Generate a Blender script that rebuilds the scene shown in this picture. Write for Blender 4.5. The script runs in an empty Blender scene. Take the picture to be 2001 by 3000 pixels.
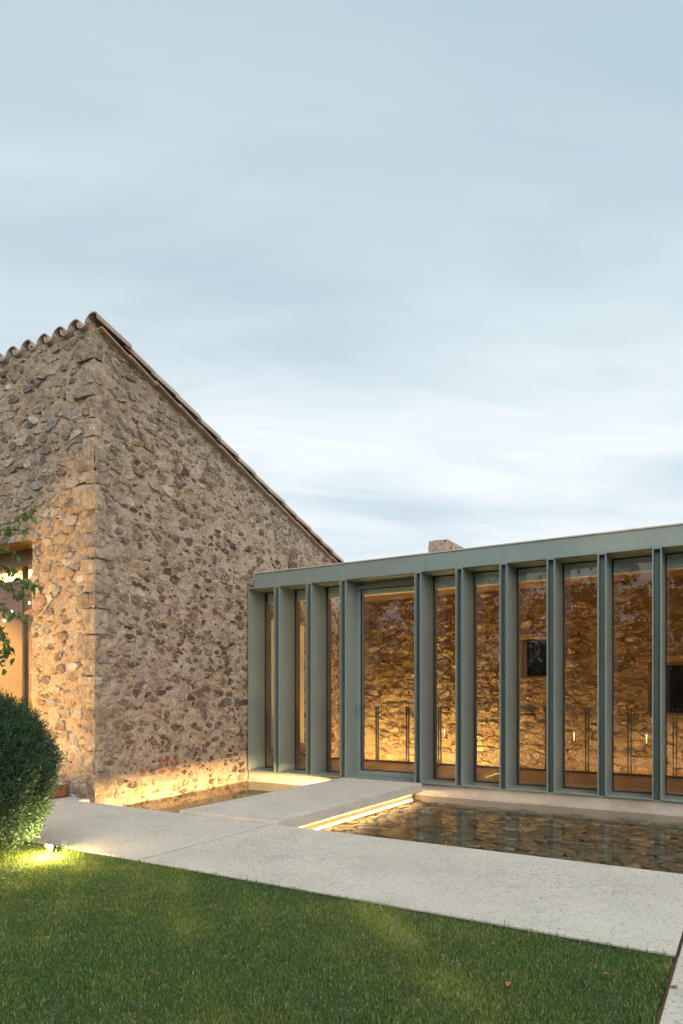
import bpy, bmesh, math, random
import numpy as np
from mathutils import Vector, Matrix, noise

random.seed(7); np.random.seed(7)
sc = bpy.context.scene
col = sc.collection
R = math.radians

# ------------------------------------------------------------------ camera
# world axes: x runs along the glazed facade (to the right), y into it, z up; the walkway top is z = 0
CAM = Vector((4.165, -9.137, 1.30)); YAW = R(31.07)
cd = bpy.data.cameras.new('camera'); cam = bpy.data.objects.new('camera', cd); col.objects.link(cam)
cam.location = CAM; cam.rotation_euler = (R(90), 0, YAW)
cd.sensor_width = 36; cd.lens = 24; cd.shift_y = 0.1793; cd.clip_start = .05; cd.clip_end = 2000
sc.camera = cam

# ------------------------------------------------------------------ sky
SUN_EL, SUN_AZ = R(40), R(132)      # azimuth from +y towards +x
w = bpy.data.worlds.new('World'); sc.world = w; w.use_nodes = True
nt = w.node_tree; N = nt.nodes; L = nt.links; N.clear()
def wn(t, **k):
    n = N.new(t)
    for a, b in k.items(): setattr(n, a, b)
    return n
out = wn('ShaderNodeOutputWorld'); bg = wn('ShaderNodeBackground'); L.new(bg.outputs[0], out.inputs[0])
sky = wn('ShaderNodeTexSky', sky_type='NISHITA', sun_disc=False, sun_elevation=SUN_EL, sun_rotation=SUN_AZ, air_density=1.0, dust_density=2.0, ozone_density=2.0)
tc = wn('ShaderNodeTexCoord'); sep = wn('ShaderNodeSeparateXYZ'); L.new(tc.outputs['Generated'], sep.inputs[0])
def wm(op, a, b=None):
    n = wn('ShaderNodeMath', operation=op)
    for i, v in enumerate((a, b)):
        if v is None: continue
        if isinstance(v, (int, float)): n.inputs[i].default_value = v
        else: L.new(v, n.inputs[i])
    return n.outputs[0]
zc = wm('MAXIMUM', sep.outputs['Z'], 0.0)
zz = wm('ADD', zc, 0.16)
cx = wm('DIVIDE', sep.outputs['X'], zz); cy = wm('DIVIDE', sep.outputs['Y'], zz)
comb = wn('ShaderNodeCombineXYZ'); L.new(cx, comb.inputs[0]); L.new(cy, comb.inputs[1])
vr = wn('ShaderNodeVectorRotate', rotation_type='Z_AXIS'); L.new(comb.outputs[0], vr.inputs['Vector']); vr.inputs['Angle'].default_value = R(-36)
mp = wn('ShaderNodeMapping'); L.new(vr.outputs[0], mp.inputs[0])
mp.inputs['Rotation'].default_value = (0, 0, 0); mp.inputs['Scale'].default_value = (.46, .95, 1); mp.inputs['Location'].default_value = (3.1, 1.7, 0)
n1 = wn('ShaderNodeTexNoise'); L.new(mp.outputs[0], n1.inputs['Vector'])
n1.inputs['Scale'].default_value = 1.6; n1.inputs['Detail'].default_value = 6; n1.inputs['Roughness'].default_value = .5; n1.inputs['Distortion'].default_value = .35
cr = wn('ShaderNodeValToRGB'); L.new(n1.outputs['Fac'], cr.inputs[0])
cr.color_ramp.interpolation = 'EASE'
cr.color_ramp.elements[0].position = .34; cr.color_ramp.elements[0].color = (0, 0, 0, 1)
cr.color_ramp.elements[1].position = .66; cr.color_ramp.elements[1].color = (1, 1, 1, 1)
# sheet of thin cloud: paler and whiter low down, bluer overhead
hi = wn('ShaderNodeValToRGB'); L.new(zc, hi.inputs[0])
e = hi.color_ramp.elements
e[0].position = .05; e[0].color = (.92, .945, .95, 1)
e[1].position = .74; e[1].color = (.50, .63, .685, 1)
m_ = e.new(.30); m_.color = (.91, .95, .955, 1)
m_ = e.new(.52); m_.color = (.70, .81, .845, 1)
lo = wn('ShaderNodeValToRGB'); L.new(zc, lo.inputs[0])
e = lo.color_ramp.elements
e[0].position = .05; e[0].color = (.60, .705, .76, 1)
e[1].position = .74; e[1].color = (.43, .56, .625, 1)
m_ = e.new(.35); m_.color = (.535, .66, .725, 1)
n2 = wn('ShaderNodeTexNoise'); mp2 = wn('ShaderNodeMapping'); L.new(vr.outputs[0], mp2.inputs[0]); mp2.inputs['Scale'].default_value = (.62, 1.9, 1); L.new(mp2.outputs[0], n2.inputs['Vector'])
n2.inputs['Scale'].default_value = 2.1; n2.inputs['Detail'].default_value = 8; n2.inputs['Roughness'].default_value = .58; n2.inputs['Distortion'].default_value = .9
cf_ = wm('ADD', wm('MULTIPLY', cr.outputs[0], .62), wm('MULTIPLY', wm('SUBTRACT', n2.outputs['Fac'], .33), 1.35))
cf_ = wm('MINIMUM', wm('MAXIMUM', cf_, 0.0), 1.0)
mx = wn('ShaderNodeMixRGB'); L.new(cf_, mx.inputs[0]); L.new(lo.outputs[0], mx.inputs[1]); L.new(hi.outputs[0], mx.inputs[2])
sk = wn('ShaderNodeMixRGB', blend_type='MULTIPLY'); sk.inputs[0].default_value = 1; L.new(sky.outputs[0], sk.inputs[1]); sk.inputs[2].default_value = (.10, .10, .10, 1)
veil = wn('ShaderNodeMixRGB'); veil.inputs[0].default_value = .90; L.new(sk.outputs[0], veil.inputs[1]); L.new(mx.outputs[0], veil.inputs[2])
L.new(veil.outputs[0], bg.inputs[0]); bg.inputs[1].default_value = .76

# soft low sun behind thin cloud
sd = bpy.data.lights.new('sun', 'SUN'); sd.energy = 2.0; sd.angle = R(70); sd.color = (1, .95, .89)
sun = bpy.data.objects.new('sun', sd); col.objects.link(sun)
sun.rotation_euler = Vector((math.sin(SUN_AZ) * math.cos(SUN_EL), math.cos(SUN_AZ) * math.cos(SUN_EL), math.sin(SUN_EL))).to_track_quat('Z', 'Y').to_euler()

sc.view_settings.view_transform = 'Standard'; sc.view_settings.look = 'None'
sc.view_settings.exposure = .60; sc.view_settings.gamma = 1
sc.cycles.use_denoising = True
sc.cycles.max_bounces = 8; sc.cycles.diffuse_bounces = 4; sc.cycles.glossy_bounces = 4; sc.cycles.transparent_max_bounces = 16
sc.cycles.sample_clamp_indirect = 6; sc.cycles.caustics_reflective = False; sc.cycles.caustics_refractive = False

# ------------------------------------------------------------------ helpers
def tag(o, label=None, cat=None, group=None, kind=None):
    if label: o['label'] = label
    if cat: o['category'] = cat
    if group: o['group'] = group
    if kind: o['kind'] = kind
    return o
def empty(name, loc=(0, 0, 0), rz=0):
    o = bpy.data.objects.new(name, None); col.objects.link(o); o.location = loc; o.rotation_euler = (0, 0, rz); o.empty_display_size = .1
    return o
def link(name, me, mat=None, parent=None):
    o = bpy.data.objects.new(name, me); col.objects.link(o)
    if mat and not me.materials: me.materials.append(mat)
    if parent:
        o.parent = parent
    return o
class MB:
    """collects shapes for ONE mesh"""
    def __init__(s): s.v = []; s.f = []; s.c = []
    def poly(s, vs, fs, c=None):
        b = len(s.v); s.v += [tuple(p) for p in vs]; s.f += [tuple(b + i for i in f) for f in fs]
        s.c += [c or (1, 1, 1)] * len(vs)
        return s
    def box(s, x0, x1, y0, y1, z0, z1):
        vs = [(x, y, z) for z in (z0, z1) for y in (y0, y1) for x in (x0, x1)]
        return s.poly(vs, [(0, 2, 3, 1), (4, 5, 7, 6), (0, 1, 5, 4), (2, 6, 7, 3), (0, 4, 6, 2), (1, 3, 7, 5)])
    def prism(s, pts, z0, z1):
        n = len(pts)
        vs = [(p[0], p[1], z0) for p in pts] + [(p[0], p[1], z1) for p in pts]
        return s.poly(vs, [tuple(range(n))[::-1], tuple(range(n, 2 * n))] + [(i, (i + 1) % n, n + (i + 1) % n, n + i) for i in range(n)])
    def tube(s, pts, rads, n=6):
        b = len(s.v)
        rings = []
        for i, p in enumerate(pts):
            p = Vector(p); a = Vector(pts[max(i - 1, 0)]); c = Vector(pts[min(i + 1, len(pts) - 1)])
            t = (c - a).normalized(); x = t.orthogonal().normalized(); y = t.cross(x)
            r = rads[i] if hasattr(rads, '__len__') else rads
            rings.append([p + (x * math.cos(2 * math.pi * k / n) + y * math.sin(2 * math.pi * k / n)) * r for k in range(n)])
        vs = [q for r_ in rings for q in r_]; fs = []
        for i in range(len(pts) - 1):
            for k in range(n): fs.append((i * n + k, i * n + (k + 1) % n, (i + 1) * n + (k + 1) % n, (i + 1) * n + k))
        fs.append(tuple(range(n))[::-1]); fs.append(tuple((len(pts) - 1) * n + k for k in range(n)))
        return s.poly(vs, fs)
    def mesh(s, name, bevel=0, smooth=False, colors=False):
        me = bpy.data.meshes.new(name); me.from_pydata(s.v, [], s.f); me.update()
        if bevel:
            bm = bmesh.new(); bm.from_mesh(me)
            bmesh.ops.bevel(bm, geom=bm.edges[:], offset=bevel, segments=1, affect='EDGES')
            bm.to_mesh(me); bm.free()
        if colors:
            a = me.color_attributes.new('col', 'FLOAT_COLOR', 'POINT')
            a.data.foreach_set('color', np.array([(c[0], c[1], c[2], 1) for c in s.c], dtype=np.float32).ravel())
        if smooth: me.polygons.foreach_set('use_smooth', [True] * len(me.polygons))
        return me
    def build(s, name, mat, parent=None, bevel=0, smooth=False, colors=False):
        return link(name, s.mesh(name, bevel, smooth, colors), mat, parent)
def box(name, mat, parent, x0, x1, y0, y1, z0, z1, bevel=0):
    return MB().box(x0, x1, y0, y1, z0, z1).build(name, mat, parent, bevel)

# ------------------------------------------------------------------ materials
class MT:
    def __init__(s, name):
        s.m = bpy.data.materials.new(name); s.m.use_nodes = True
        s.t = s.m.node_tree; s.p = s.t.nodes['Principled BSDF']; s.o = s.t.nodes['Material Output']
    def n(s, t, ins=None, **k):
        q = s.t.nodes.new(t)
        for a, b in k.items(): setattr(q, a, b)
        for a, b in (ins or {}).items(): s.set(q.inputs[a], b)
        return q
    def set(s, sock, v):
        if isinstance(v, bpy.types.NodeSocket): s.t.links.new(v, sock)
        else: sock.default_value = v
    def pos(s):
        return s.n('ShaderNodeNewGeometry').outputs['Position']
    def noise(s, scale, detail=4, rough=.55, vec=None, dist=0):
        return s.n('ShaderNodeTexNoise', {'Vector': vec or s.pos(), 'Scale': scale, 'Detail': detail, 'Roughness': rough, 'Distortion': dist}).outputs['Fac']
    def ramp(s, f, stops, interp='LINEAR'):
        q = s.n('ShaderNodeValToRGB'); s.set(q.inputs[0], f); q.color_ramp.interpolation = interp
        e = q.color_ramp.elements
        while len(e) < len(stops): e.new(.5)
        for i, (p, c) in enumerate(stops):
            e[i].position = p; e[i].color = (c, c, c, 1) if isinstance(c, (int, float)) else (*c, 1)
        return q.outputs[0]
    def mix(s, f, a, b, mode='MIX'):
        q = s.n('ShaderNodeMixRGB', blend_type=mode)
        for k, v in enumerate((f, a, b)):
            if isinstance(v, tuple) and len(v) == 3: v = (*v, 1)
            s.set(q.inputs[k], v)
        return q.outputs[0]
    def math(s, op, a, b=0):
        q = s.n('ShaderNodeMath', operation=op); s.set(q.inputs[0], a); s.set(q.inputs[1], b); return q.outputs[0]
    def bump(s, h, strength, dist=.02):
        q = s.n('ShaderNodeBump', {'Height': h, 'Strength': strength, 'Distance': dist}); s.t.links.new(q.outputs[0], s.p.inputs['Normal']); return q
    def base(s, c, rough=.8, spec=.3, metal=0):
        s.set(s.p.inputs['Base Color'], (*c, 1) if isinstance(c, tuple) else c); s.set(s.p.inputs['Roughness'], rough)
        s.p.inputs['Specular IOR Level'].default_value = spec; s.p.inputs['Metallic'].default_value = metal
        return s
def plain(name, c, rough=.7, var=.25, scale=6, bump=0, spec=.3, metal=0):
    m = MT(name); f = m.noise(scale, 5)
    dark = tuple(x * (1 - var) for x in c); lite = tuple(min(x * (1 + var), 1) for x in c)
    m.base(m.ramp(f, [(.3, dark), (.7, lite)]), rough, spec, metal)
    if bump: m.bump(m.noise(scale * 12, 4), bump, .01)
    return m.m
def emit(name, c, s):
    m = MT(name); m.base((0, 0, 0)); m.p.inputs['Emission Color'].default_value = (*c, 1); m.p.inputs['Emission Strength'].default_value = s
    return m.m
WARM = (1, .60, .22)

def mat_paint():
    m = MT('sage_paint'); f = m.noise(2.5, 3); g = m.noise(260, 2)
    c = m.ramp(f, [(.3, (.212, .262, .243)), (.7, (.236, .288, .268))])
    mp = m.n('ShaderNodeMapping', {'Vector': m.pos(), 'Scale': (9, 9, .35)}); sk_ = m.noise(3, 5, .6, vec=mp.outputs[0])
    c = m.mix(1, c, m.ramp(sk_, [(.3, .98), (.7, 1.02)]), 'MULTIPLY')
    m.base(c, m.ramp(m.noise(5, 4), [(.3, .32), (.7, .50)]), .5, .25); m.bump(g, .06, .002); return m.m
def mat_concrete(name, base, speck=True, warm=.0):
    m = MT(name); p = m.pos()
    big = m.noise(1.1, 5, .6); fine = m.noise(45, 4, .65)
    c = m.ramp(big, [(.30, tuple(x * .78 for x in base)), (.70, tuple(min(1, x * 1.12) for x in base))])
    c = m.mix(.45, c, m.ramp(fine, [(.3, tuple(x * .75 for x in base)), (.7, tuple(min(1, x * 1.12) for x in base))]))
    if speck:
        for sc_, thr, colr, amt in ((34, .22, (.15, .155, .165), .62), (52, .24, (.20, .18, .155), .6), (24, .17, (.30, .27, .22), .65), (44, .17, (.72, .70, .66), .3)):
            v = m.n('ShaderNodeTexVoronoi', {'Vector': p, 'Scale': sc_, 'Randomness': 1.0})
            rnd = m.n('ShaderNodeSeparateColor', {0: v.outputs['Color']}).outputs[0]
            sel = m.math('MULTIPLY', m.math('LESS_THAN', v.outputs['Distance'], m.math('MULTIPLY', rnd, thr * 2.0)), m.math('GREATER_THAN', rnd, .55))
            zone = m.ramp(m.noise(.9, 3), [(.35, .35), (.65, 1.0)])
            c = m.mix(m.math('MULTIPLY', m.math('MULTIPLY', sel, amt), zone), c, colr)
    st = m.noise(1.9, 7, .72, dist=.4); s2 = m.noise(6.5, 5, .7)
    c = m.mix(m.ramp(st, [(.50, 0.0), (.68, .5)]), c, tuple(x * .62 for x in base))
    c = m.mix(m.ramp(s2, [(.55, 0.0), (.72, .3)]), c, tuple(min(1, x * 1.22) for x in base))
    m.base(c, .8, .25); m.bump(fine, .25, .004); return m.m
def mat_mortar(name='lime_mortar', stops=[(.3, (.46, .335, .24)), (.55, (.58, .44, .33)), (.75, (.65, .53, .42))]):
    m = MT(name); p = m.pos()
    a = m.noise(2.2, 5, .6); b = m.noise(22, 6, .7); d = m.noise(70, 4, .7)
    c = m.ramp(a, stops)
    c = m.mix(.75, c, m.ramp(b, [(.30, .38), (.55, .95), (.75, 1.25)]), 'MULTIPLY')
    c = m.mix(.6, c, m.ramp(d, [(.3, .65), (.65, 1.15)]), 'MULTIPLY')
    m.base(c, .95, .1)
    h = m.math('ADD', m.math('MULTIPLY', b, 1.2), m.math('MULTIPLY', d, .5)); m.bump(h, .9, .05); return m.m
def mat_stone():
    m = MT('field_stone'); at = m.n('ShaderNodeAttribute', attribute_name='col').outputs['Color']
    b = m.noise(16, 6, .7, dist=.6); d = m.noise(60, 5, .7)
    c = m.mix(1, at, m.ramp(b, [(.28, .50), (.5, 1.0), (.75, 1.45)]), 'MULTIPLY')
    c = m.mix(.7, c, m.ramp(d, [(.3, .6), (.7, 1.25)]), 'MULTIPLY')
    # splashes of mortar smeared over the faces
    sm = m.noise(9, 5, .7)
    c = m.mix(m.ramp(sm, [(.54, 0.0), (.66, .75)]), c, (.50, .385, .29))
    m.base(c, .9, .15); m.bump(m.math('ADD', b, m.math('MULTIPLY', d, .5)), .8, .03); return m.m
def mat_glass(name, f0=.045, tint=(1, 1, 1), rough=0.0, gl=1.0):
    m = MT(name); m.t.nodes.remove(m.p)
    lw = m.n('ShaderNodeLayerWeight', {'Blend': .5}).outputs['Facing']
    fr = m.math('ADD', m.math('MULTIPLY', m.math('POWER', lw, 5.0), 1 - f0), f0)
    tr = m.n('ShaderNodeBsdfTransparent', {'Color': (*tint, 1)}); gs = m.n('ShaderNodeBsdfGlossy', {'Color': (gl, gl, gl, 1), 'Roughness': rough})
    mx = m.n('ShaderNodeMixShader', {0: fr, 1: tr.outputs[0], 2: gs.outputs[0]}); m.t.links.new(mx.outputs[0], m.o.inputs[0])
    return m, gs
def mat_water():
    m, gs = mat_glass('pond_water', .02, (.84, .82, .74), 0, .52)
    q = m.n('ShaderNodeBump', {'Height': m.noise(5, 2), 'Strength': .03, 'Distance': .02}); m.t.links.new(q.outputs[0], gs.inputs['Normal'])
    return m.m
def mat_leaf(name, cols, trans=.35, rough=.5, attr=False):
    m = MT(name)
    if attr: c = m.n('ShaderNodeAttribute', attribute_name='col').outputs['Color']
    else:
        g = m.n('ShaderNodeNewGeometry').outputs['Random Per Island']; ob = m.n('ShaderNodeObjectInfo').outputs['Random']
        f = m.math('FRACT', m.math('ADD', g, ob))
        c = m.ramp(f, [(i / (len(cols) - 1), x) for i, x in enumerate(cols)])
    m.base(c, rough, .35)
    tl = m.n('ShaderNodeBsdfTranslucent', {'Color': c})
    mx = m.n('ShaderNodeMixShader', {0: trans, 1: m.p.outputs[0], 2: tl.outputs[0]}); m.t.links.new(mx.outputs[0], m.o.inputs[0])
    return m.m
def mat_pebble():
    m = MT('river_pebble')
    g = m.n('ShaderNodeNewGeometry').outputs['Random Per Island']; ob = m.n('ShaderNodeObjectInfo').outputs['Random']
    f = m.math('FRACT', m.math('ADD', g, ob))
    c = m.ramp(f, [(0, (.065, .050, .034)), (.2, (.15, .115, .072)), (.4, (.105, .10, .084)), (.6, (.22, .165, .10)), (.75, (.13, .085, .056)), (.9, (.33, .27, .185)), (1, (.085, .070, .052))])
    c = m.mix(.7, c, m.ramp(m.noise(30, 5, .7), [(.3, .6), (.7, 1.3)]), 'MULTIPLY')
    m.base(c, .55, .4); m.bump(m.noise(50, 3), .2, .01); return m.m
def mat_wood(name, c, sx=1.5):
    m = MT(name)
    mp = m.n('ShaderNodeMapping', {'Vector': m.pos(), 'Scale': (sx, 22, 22)})
    f = m.noise(2.2, 6, .6, vec=mp.outputs[0], dist=.5)
    ob = m.n('ShaderNodeObjectInfo').outputs['Random']
    k = m.ramp(f, [(.25, tuple(x * .6 for x in c)), (.75, tuple(x * 1.25 for x in c))])
    k = m.mix(1, k, m.ramp(ob, [(0, .8), (1, 1.15)]), 'MULTIPLY')
    m.base(k, .38, .4); return m.m
def mat_tile():
    m = MT('clay_tile'); ob = m.n('ShaderNodeObjectInfo').outputs['Random']; g = m.n('ShaderNodeNewGeometry').outputs['Random Per Island']
    f = m.math('FRACT', m.math('ADD', ob, g))
    c = m.ramp(f, [(0, (.29, .18, .135)), (.35, (.38, .28, .215)), (.65, (.33, .28, .235)), (1, (.40, .25, .175))])
    c = m.mix(m.ramp(m.noise(14, 6, .7), [(.45, 0.0), (.68, .8)]), c, (.36, .335, .295))
    c = m.mix(m.ramp(m.noise(30, 5, .7), [(.54, 0.0), (.70, .7)]), c, (.12, .10, .085))
    m.base(c, .9, .15); m.bump(m.noise(60, 4), .3, .008); return m.m
def mat_rust():
    m = MT('weathered_steel'); f = m.noise(9, 6, .7); g = m.noise(50, 4)
    c = m.ramp(f, [(.3, (.045, .020, .012)), (.55, (.095, .040, .020)), (.75, (.14, .065, .034))])
    m.base(m.mix(.4, c, m.ramp(g, [(.3, .6), (.7, 1.2)]), 'MULTIPLY'), .75, .3); return m.m

M = dict(
    paint=mat_paint(), mortar=mat_mortar(), ochre=mat_mortar('ochre_mortar', [(.3, (.33, .25, .15)), (.55, (.43, .335, .21)), (.75, (.50, .40, .26))]), stone=mat_stone(), water=mat_water(), pebble=mat_pebble(), tile=mat_tile(), rust=mat_rust(),
    slab=mat_concrete('speckled_concrete', (.51, .465, .40)), plinth=mat_concrete('plinth_concrete', (.44, .39, .34), False),
    bed=mat_concrete('pond_concrete', (.16, .135, .105), False), coping=plain('coping_stone', (.42, .40, .37), .85, .2, 5),
    glass=mat_glass('window_glass', .042)[0].m, rail_glass=mat_glass('rail_glass', .02)[0].m,
    steel=plain('dark_steel', (.045, .042, .036), .45, .2, 4, 0, .5), grout=plain('dark_joint', (.035, .027, .021), .9, .3, 30), gasket=plain('black_gasket', (.012, .012, .012), .6, .1),
    pale=plain('pale_green_beam', (.70, .78, .73), .5, .08, 3), mullion=plain('bronze_post', (.12, .105, .085), .5, .2, 4), cream=plain('cream_panel', (.72, .60, .44), .8, .06, 2),
    floor=mat_wood('oak_floor', (.26, .145, .070)), ceiling=mat_wood('timber_ceiling', (.20, .12, .06)), beam=mat_wood('timber_lintel', (.34, .21, .10)),
    plaster=plain('warm_plaster', (.52, .38, .14), .9, .12, 3), soil=plain('lawn_soil', (.060, .048, .030), .95, .4, 12, .5),
    field=plain('far_grass', (.055, .080, .030), .95, .35, .6), dark=plain('dark_glass_pane', (.012, .014, .012), .12, .2, 3, 0, .6),
    bark=plain('bark', (.10, .075, .050), .9, .3, 18, .5), black=plain('black_metal', (.02, .02, .02), .5, .2, 5),
    bush=mat_leaf('bush_leaf', [(.014, .036, .020), (.028, .066, .032), (.046, .098, .042), (.085, .145, .055)], .2),
    vine=mat_leaf('tree_leaf', [(.045, .110, .028), (.085, .175, .040), (.150, .230, .050), (.060, .135, .035)], .4),
    lime=mat_leaf('young_leaf', [(.10, .17, .035), (.17, .23, .05), (.22, .26, .08)], .45),
    far_leaf=mat_leaf('far_leaf', [(.030, .055, .018), (.055, .085, .025), (.085, .115, .035)], .3),
    grass=mat_leaf('grass_blade', None, .42, .5, True),
    led=emit('led_strip', (1, .64, .24), 135), led2=emit('led_strip_trough', (1, .66, .25), 520), uplight=emit('trough_light', (1, .62, .19), 85), bulb=emit('lamp_bulb', (1, .70, .34), 18),
    ceil_led=emit('ceiling_light', (1, .46, .10), 6.5), tube=emit('reflection_glow', (1, .72, .36), 1.3), lens=emit('spot_lens', (1, .74, .36), 8), room=emit('room_light', (1, .60, .15), 240),
)

# ------------------------------------------------------------------ terrain and paving
X0, X1, Y0, Y1 = -9.0, 9.0, -5.34, 9.0           # the built-up rectangle, cut out of the ground sheet
g = MB()
G = 400
PX0, PX1 = 3.84, 5.5                              # side path to the camera
def rect(mb, a, b, c, d, z): mb.poly([(a, c, z), (b, c, z), (b, d, z), (a, d, z)], [(0, 1, 2, 3)])
rect(g, -G, G, -G, -13, -.03); rect(g, -G, PX0, -13, Y0, -.03); rect(g, PX1, G, -13, Y0, -.03)
rect(g, -G, X0, Y0, G, -.03); rect(g, X1, G, Y0, G, -.03); rect(g, X0, X1, Y1, G, -.03)
tag(g.build('ground', M['field']), kind='structure')
lawn_soil = MB(); rect(lawn_soil, -5, PX0 - .002, -12, Y0 + .001, -.026)
lawn = tag(lawn_soil.build('lawn', M['soil']), kind='structure')
PZ = -.30; WZ = -.155
b = MB(); b.box(X0, X1, Y0, Y1, PZ - .1, PZ)
pond_floor = tag(b.build('pond_floor', M['bed']), kind='structure')
b = MB(); b.box(PX0, PX1, -13, Y0, -.5, -.06)
tag(b.build('path_bed', M['soil']), kind='structure')

walk = tag(empty('walkway'), kind='structure')
WY0, WY1 = -5.33, -3.59
for i, (a, c) in enumerate(((-9, -5.78), (-5.76, -2.90 - 1.0), (-3.88, -.008), (.008, 3.832), (3.848, 6.4))):
    box('paving_slab', M['slab'], walk, a, c, WY0, WY1, -.14, 0, .004)
box('paving_slab', M['slab'], walk, -9, -2.98, WY1 + .006, -3.40, -.14, -.002, .004)
for c, d in ((-8.62, WY0 - .014), (-12.9, -8.64)):
    box('paving_slab', M['slab'], walk, PX0 + .006, PX1, c, d, -.14, 0, .004)
for q in (-5.77, -3.89, 0, 3.84): box('joint', M['grout'], walk, q - .0075, q + .0075, WY0 + .002, WY1 - .002, -.13, -.0035)
box('edging', M['steel'], walk, -9, PX0 - .002, WY0 - .008, WY0 - .001, -.2, -.014)
box('edging', M['rust'], walk, PX0 - .004, PX0 + .005, -12.9, WY0 - .012, -.2, -.003)
box('footing', M['plinth'], walk, -9, 6.4, WY0 + .05, WY1 - .10, PZ, -.14)
box('footing', M['plinth'], walk, -9, -3.0, WY1 - .10, -3.42, PZ, -.141)

bridge = tag(empty('bridge_slab', (-.62, -1.85, .03)), 'raised pale concrete slab bridging the pool to the glass door', 'bridge')
BX0, BX1, BY0, BY1 = -1.28, .06, -3.585, -.07
def at0(o, p):  # keep world position under a parent that stands elsewhere
    o.parent = p; o.matrix_parent_inverse = Matrix.Translation(p.location).inverted(); return o
at0(box('deck', M['slab'], None, BX0, BX1, BY0, BY1, -.088, .03, .004), bridge)
at0(box('support_wall', M['plinth'], None, BX0 + .32, BX1 - .14, BY0 + .03, BY1 - .01, PZ, -.088), bridge)
at0(box('led_strip', M['led'], None, BX1 - .137, BX1 - .125, BY0 + .05, BY1 - .06, -.104, -.0885), bridge)
at0(box('led_strip', M['led2'], None, BX0 + .290, BX0 + .317, BY0 + .05, BY1 - .10, -.150, -.0885), bridge)

wt = MB(); rect(wt, -4.5, 8.9, WY1 - .09, .12, WZ)
tag(wt.build('water', M['water']), kind='structure')

# pebbles
def pebble_mesh(i):
    bm = bmesh.new(); bmesh.ops.create_icosphere(bm, subdivisions=2, radius=1)
    rr = random.Random(50 + i); off = Vector((rr.random() * 50, rr.random() * 50, 0))
    ax = rr.uniform(.055, .098); ay = rr.uniform(.034, .055); az = rr.uniform(.013, .023); ax *= 1.18; ay *= 1.12
    for v in bm.verts:
        k = 1 + .22 * noise.noise(v.co * 1.1 + off)
        s = v.co * k
        v.co = Vector((math.copysign(abs(s.x) ** .85, s.x) * ax, math.copysign(abs(s.y) ** .85, s.y) * ay, math.copysign(abs(s.z) ** .8, s.z) * az))
    me = bpy.data.meshes.new('pebble'); bm.to_mesh(me); bm.free()
    me.polygons.foreach_set('use_smooth', [True] * len(me.polygons)); me.materials.append(M['pebble'])
    return me
pm = [pebble_mesh(i) for i in range(9)]
spots = []
y = WY1 - .05
row = 0
while y < -.02:
    x = BX1 - .10 + random.random() * .1
    while x < 6.0:
        spots.append((x + random.uniform(-.03, .03), y + random.uniform(-.025, .025), PZ + random.uniform(.02, .055), random.uniform(-.5, .5)))
        x += random.uniform(.10, .155)
    y += random.uniform(.064, .080); row += 1
def shows(p):
    d = Vector((p[0], p[1], p[2])) - CAM
    fx = -math.sin(YAW); fy = math.cos(YAW)
    dep = d.x * fx + d.y * fy; side = d.x * fy - d.y * fx
    return dep, 1000.5 + 2000 * side / dep if dep > .1 else 9999
vis = [(shows(s)[0], s) for s in spots if shows(s)[1] < 2030]
vis.sort(key=lambda q: q[0]); first = [s for _, s in vis[:300]]; fs = set(first)
for s in first:
    o = link('pebble', random.choice(pm), None, pond_floor); o.location = s[:3]; o.rotation_euler = (random.uniform(-.25, .25), random.uniform(-.25, .25), s[3])
    o.scale = [random.uniform(.8, 1.2)] * 3
rest = MB()
for s in spots:
    if s in fs: continue
    me = random.choice(pm); mtx = Matrix.Translation(s[:3]) @ Matrix.Rotation(s[3], 4, 'Z') @ Matrix.Rotation(random.uniform(-.25, .25), 4, 'X')
    k = random.uniform(.8, 1.2)
    rest.poly([mtx @ (v.co * k) for v in me.vertices], [tuple(p.vertices) for p in me.polygons])
tag(rest.build('pebble_bed', M['pebble'], pond_floor, smooth=True), kind='stuff')

# ------------------------------------------------------------------ rubble masonry
PAL_R = [((.068, .045, .032), 4.5), ((.11, .072, .049), 6), ((.17, .115, .073), 5), ((.25, .17, .10), 4), ((.27, .215, .16), 4), ((.10, .075, .068), 3), ((.20, .095, .063), 1.3), ((.38, .31, .235), 4), ((.14, .145, .15), .5), ((.42, .325, .245), 3)]
PAL_L = [((.35, .30, .24), 6), ((.29, .23, .175), 5), ((.20, .15, .115), 3), ((.14, .11, .10), 2), ((.25, .14, .105), 1.5), ((.45, .40, .33), 4), ((.25, .245, .24), 2), ((.36, .25, .15), 3), ((.18, .15, .165), 1)]
PAL_I = [((.34, .255, .16), 6), ((.27, .19, .115), 4), ((.18, .125, .08), 2.5), ((.42, .33, .22), 4), ((.27, .16, .095), 1)]
def pick(pal, r):
    t = sum(p[1] for p in pal); k = r.random() * t
    for c, wgt in pal:
        k -= wgt
        if k <= 0: break
    f = r.uniform(.8, 1.2)
    return tuple(x * f for x in c)
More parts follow.
